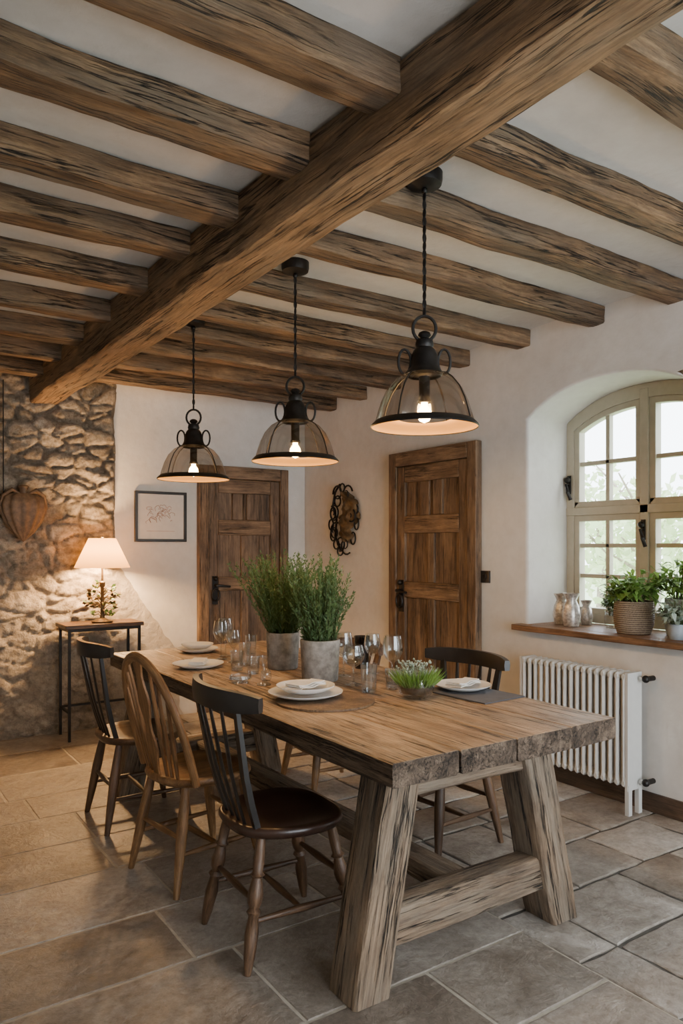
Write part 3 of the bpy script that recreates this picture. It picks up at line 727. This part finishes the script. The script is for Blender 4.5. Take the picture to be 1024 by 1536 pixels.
plate(2.29,2.42,.25,False,TT+.007,True)
plate(1.575,3.68,.27,False,TT,True); plate(1.80,4.22,.25,True,TT,False)
wine(2.13,2.72,.225,.048); wine(1.965,2.80,.185,.052); wine(2.06,3.02,.215,.046); wine(2.22,3.0,.2,.042)
tumbler(1.92,2.62,.125,.037); tumbler(2.27,3.16,.17,.042,'darkglass'); tumbler(2.05,2.62,.09,.034)
wine(1.86,3.95,.225,.046); wine(1.79,3.86,.22,.044); wine(1.80,3.72,.18,.04)
tumbler(1.70,3.47,.10,.036); tumbler(1.72,3.33,.085,.034); tumbler(1.80,3.58,.12,.034); tumbler(2.0,3.9,.12,.035)
B=MB(); B.lathe([(.0005,0),(.035,.001),(.03,.008),(.008,.014),(.006,.05),(.014,.06),(.008,.07),(.007,.10),(.018,.115),(.02,.135),(.017,.135),(.0005,.118)],(1.62,3.03,TT),'glass',24); B.obj('glass_candlestick')
B=MB(); B.lathe([(.0005,.0),(.04,.001),(.055,.02),(.05,.035),(.047,.035),(.05,.02),(.0005,.006)],(1.56,3.15,TT),'glass',24); B.obj('glass_dish')
B=MB(); B.lathe([(.0005,.0),(.02,.001),(.028,.02),(.02,.05),(.012,.06),(.0005,.065)],(1.68,3.12,TT),'glass',20); B.obj('salt_shaker')
# ------------------------------------------------------------ plants
def herb(x,y,pr,ph,fh,spread,n,k='leaf',kz=TT,leafL=(.018,.034)):
    e=empty('potted_herb'); B=MB()
    B.lathe([(.0005,0),(pr*.86,0),(pr*.9,.004),(pr,ph-.004),(pr*.985,ph),(pr*.86,ph),(pr*.84,ph-.02),(.0005,ph-.02)],(x,y,kz),'concrete',36)
    B.obj('pot',parent=e,sharp=50)
    B=MB(); B.disc(pr*.85,(x,y,kz+ph-.015),'soil'); B.obj('soil',parent=e)
    B=MB()
    for i in range(n):
        a=U(0,2*PI); r0=pr*.75*math.sqrt(R()); r1=r0+spread*R()**.7*(.4+.6*r0/pr); hh=fh*U(.5,1.1)*(1-.25*(r1/(spread+pr))**2)
        p0=Vector((x+r0*math.cos(a),y+r0*math.sin(a),kz+ph-.02)); p3=Vector((x+r1*math.cos(a)+U(-.02,.02),y+r1*math.sin(a)+U(-.02,.02),kz+ph+hh))
        mid=p0.lerp(p3,.5)+Vector((-math.cos(a)*.012,-math.sin(a)*.012,.02)); st=[]
        for t in range(9):
            t/=8; st.append(p0*(1-t)**2+mid*2*t*(1-t)+p3*t*t)
        B.tube(st[::2],[.0018,.0016,.0014,.001,.0006],'stem',4,up=(0,1,.1))
        for q in range(74):
            t=U(.05,1); f=t*8; i0=min(7,int(f)); p=st[i0].lerp(st[i0+1],f-i0); d=(st[i0+1]-st[i0]).normalized()
            dd=d*U(.5,1.2)+Vector((U(-1,1),U(-1,1),U(-.5,.6)))*.75
            B.leafq(p,dd,U(*leafL)*(1.1-.4*t),.0065,k)
    B.obj('foliage',parent=e,sharp=180)
herb(1.905,2.995,.096,.195,.38,.14,130)
herb(1.93,3.40,.088,.19,.40,.26,150)
e=empty('plant_bowl'); B=MB(); px,py=2.02,2.42
B.lathe([(.0005,0),(.045,.001),(.07,.02),(.08,.05),(.074,.085),(.072,.085),(.078,.05),(.068,.022),(.0005,.006)],(px,py,TT),'glass',32); B.obj('bowl',parent=e)
B=MB()
B.lathe([(.0005,.008),(.06,.022),(.07,.045),(.0005,.055)],(px,py,TT),'soil',20)
for i in range(700):
    a=U(0,2*PI);r=.072*math.sqrt(R()); fr=math.cos(a-1.2)
    k='leaf2' if fr<.2 else 'leaf3'
    B.leafq((px+r*math.cos(a),py+r*math.sin(a),TT+.045),(math.cos(a)*.6+U(-.4,.4),math.sin(a)*.6+U(-.4,.4),1),U(.05,.10),.005,k)
for i in range(220):
    a=U(-.2,2.4); r=U(.02,.09)
    B.ball((px+r*math.cos(a),py+r*math.sin(a),TT+U(.06,.15)),U(.003,.006),'leaf3',n=5,m=4)
B.obj('bowl_foliage',parent=e,sharp=180)
SZ=ZB+.034
def jar(x,y,h,r):
    B=MB(); B.lathe([(.0005,.0),(r*.8,.001),(r,h*.3),(r*.85,h*.6),(r*.55,h*.78),(r*.9,h),(r*.86,h),(r*.5,h*.78),(r*.8,h*.6),(.0005,.01)],(x,y,SZ),'mercury',24); B.obj('mercury_glass_vase',sharp=60)
jar(3.72,3.05,.19,.052); jar(3.66,2.925,.20,.055); jar(3.82,2.94,.15,.04)
def potplant(name,x,y,r,h,k,n,L,wd,prof='basket',fh=.2,spread=.18):
    e=empty(name); B=MB()
    B.lathe([(.0005,0),(r*.82,0),(r*.98,h*.3),(r,h*.6),(r*.95,h),(r*.88,h),(r*.88,h-.02),(.0005,h-.02)],(x,y,SZ),prof,36); B.obj('pot',parent=e,sharp=50)
    B=MB()
    for i in range(n):
        a=U(0,2*PI); q=spread*math.sqrt(R()); top=Vector((x+q*math.cos(a),y+q*math.sin(a),SZ+h+fh*U(.2,1)*(1-.4*q/spread)))
        b=Vector((x+r*.5*math.cos(a)*R(),y+r*.5*math.sin(a)*R(),SZ+h-.03))
        B.tube([b,b.lerp(top,.5)+Vector((0,0,.02)),top],.0015,'stem',4,up=(0,1,.1))
        for w in range(5):
            p=b.lerp(top,U(.5,1)); d=Vector((math.cos(a)*.7+U(-.7,.7),math.sin(a)*.7+U(-.7,.7),U(-.2,.9))).normalized()
            s=d.cross(Vector((0,0,1))).normalized(); l=L*U(.7,1.2); ww=wd*U(.7,1.2); c=R()*9
            m1=p+d*l*.45+Vector((0,0,.006)); tp=p+d*l-Vector((0,0,l*.25))
            V=[p,m1+s*ww/2,m1,m1-s*ww/2,tp]
            for q_ in V: q_.x=min(q_.x,3.905)
            B.add(V,[(0,1,2),(0,2,3),(1,4,2),(2,4,3)],k,[(c,0,0)]*5)
    B.obj('foliage',parent=e,sharp=180)
potplant('potted_plant',3.66,2.50,.108,.18,'leaf2',90,.07,.035,fh=.20,spread=.16)
potplant('potted_plant',3.77,2.30,.075,.20,'leaf2',70,.08,.03,'ceramic',.26,.13)
potplant('potted_plant',3.78,2.72,.05,.10,'leaf',34,.05,.02,'glass',.17,.07)
potplant('potted_plant',3.60,2.20,.05,.08,'leaf3',80,.045,.024,'ceramic',.17,.11)
# ------------------------------------------------------------ outside
B=MB(); B.add([(4.3,-25,-.4),(60,-25,-.4),(60,60,-.4),(4.3,60,-.4)],[(0,1,2,3)],'grass'); B.obj('garden_ground')
def tree(x,y,h,s,n=1300):
    e=empty('garden_tree'); B=MB(); B.tube([(x,y,-.4),(x+.1,y,h*.4),(x,y+.1,h*.75)],[.12,.09,.04],'bark',8)
    for i in range(8):
        a=U(0,6.3); B.tube([(x,y,h*.35+i*.15),(x+s*.7*math.cos(a),y+s*.7*math.sin(a),h*.5+i*.25)],[.04,.012],'bark',6,up=(0,0,1))
    B.obj('trunk',parent=e)
    B=MB()
    for i in range(n):
        a=U(0,6.3); c=U(-1,1); r=s*R()**.4; q=math.sqrt(1-c*c)
        p=(x+r*q*math.cos(a),y+r*q*math.sin(a),h*.66+r*c*.85)
        B.leafq(p,(U(-1,1),U(-1,1),U(-1,1)),U(.16,.3),.12,'tree')
    B.obj('crown_of_tree',parent=e,sharp=180)
tree(11,7.2,2.1,1.35,900); tree(14,10.4,2.8,1.7,850); tree(15,7.5,3.0,1.7,800)
# ------------------------------------------------------------ world & sun
w=bpy.data.worlds.new('sky'); sc.world=w; w.use_nodes=True
bg=w.node_tree.nodes['Background']; bg.inputs[0].default_value=(.86,.93,1.0,1); bg.inputs[1].default_value=9.5
# ------------------------------------------------------------ camera
cd=bpy.data.cameras.new('camera'); cam=bpy.data.objects.new('camera',cd); sc.collection.objects.link(cam)
cam.location=(0,0,H); cam.rotation_euler=(math.radians(90),0,-math.radians(34.12))
cd.sensor_width=36; cd.lens=1110/1536*36; cd.shift_y=52/1536; cd.clip_start=.05
sc.camera=cam
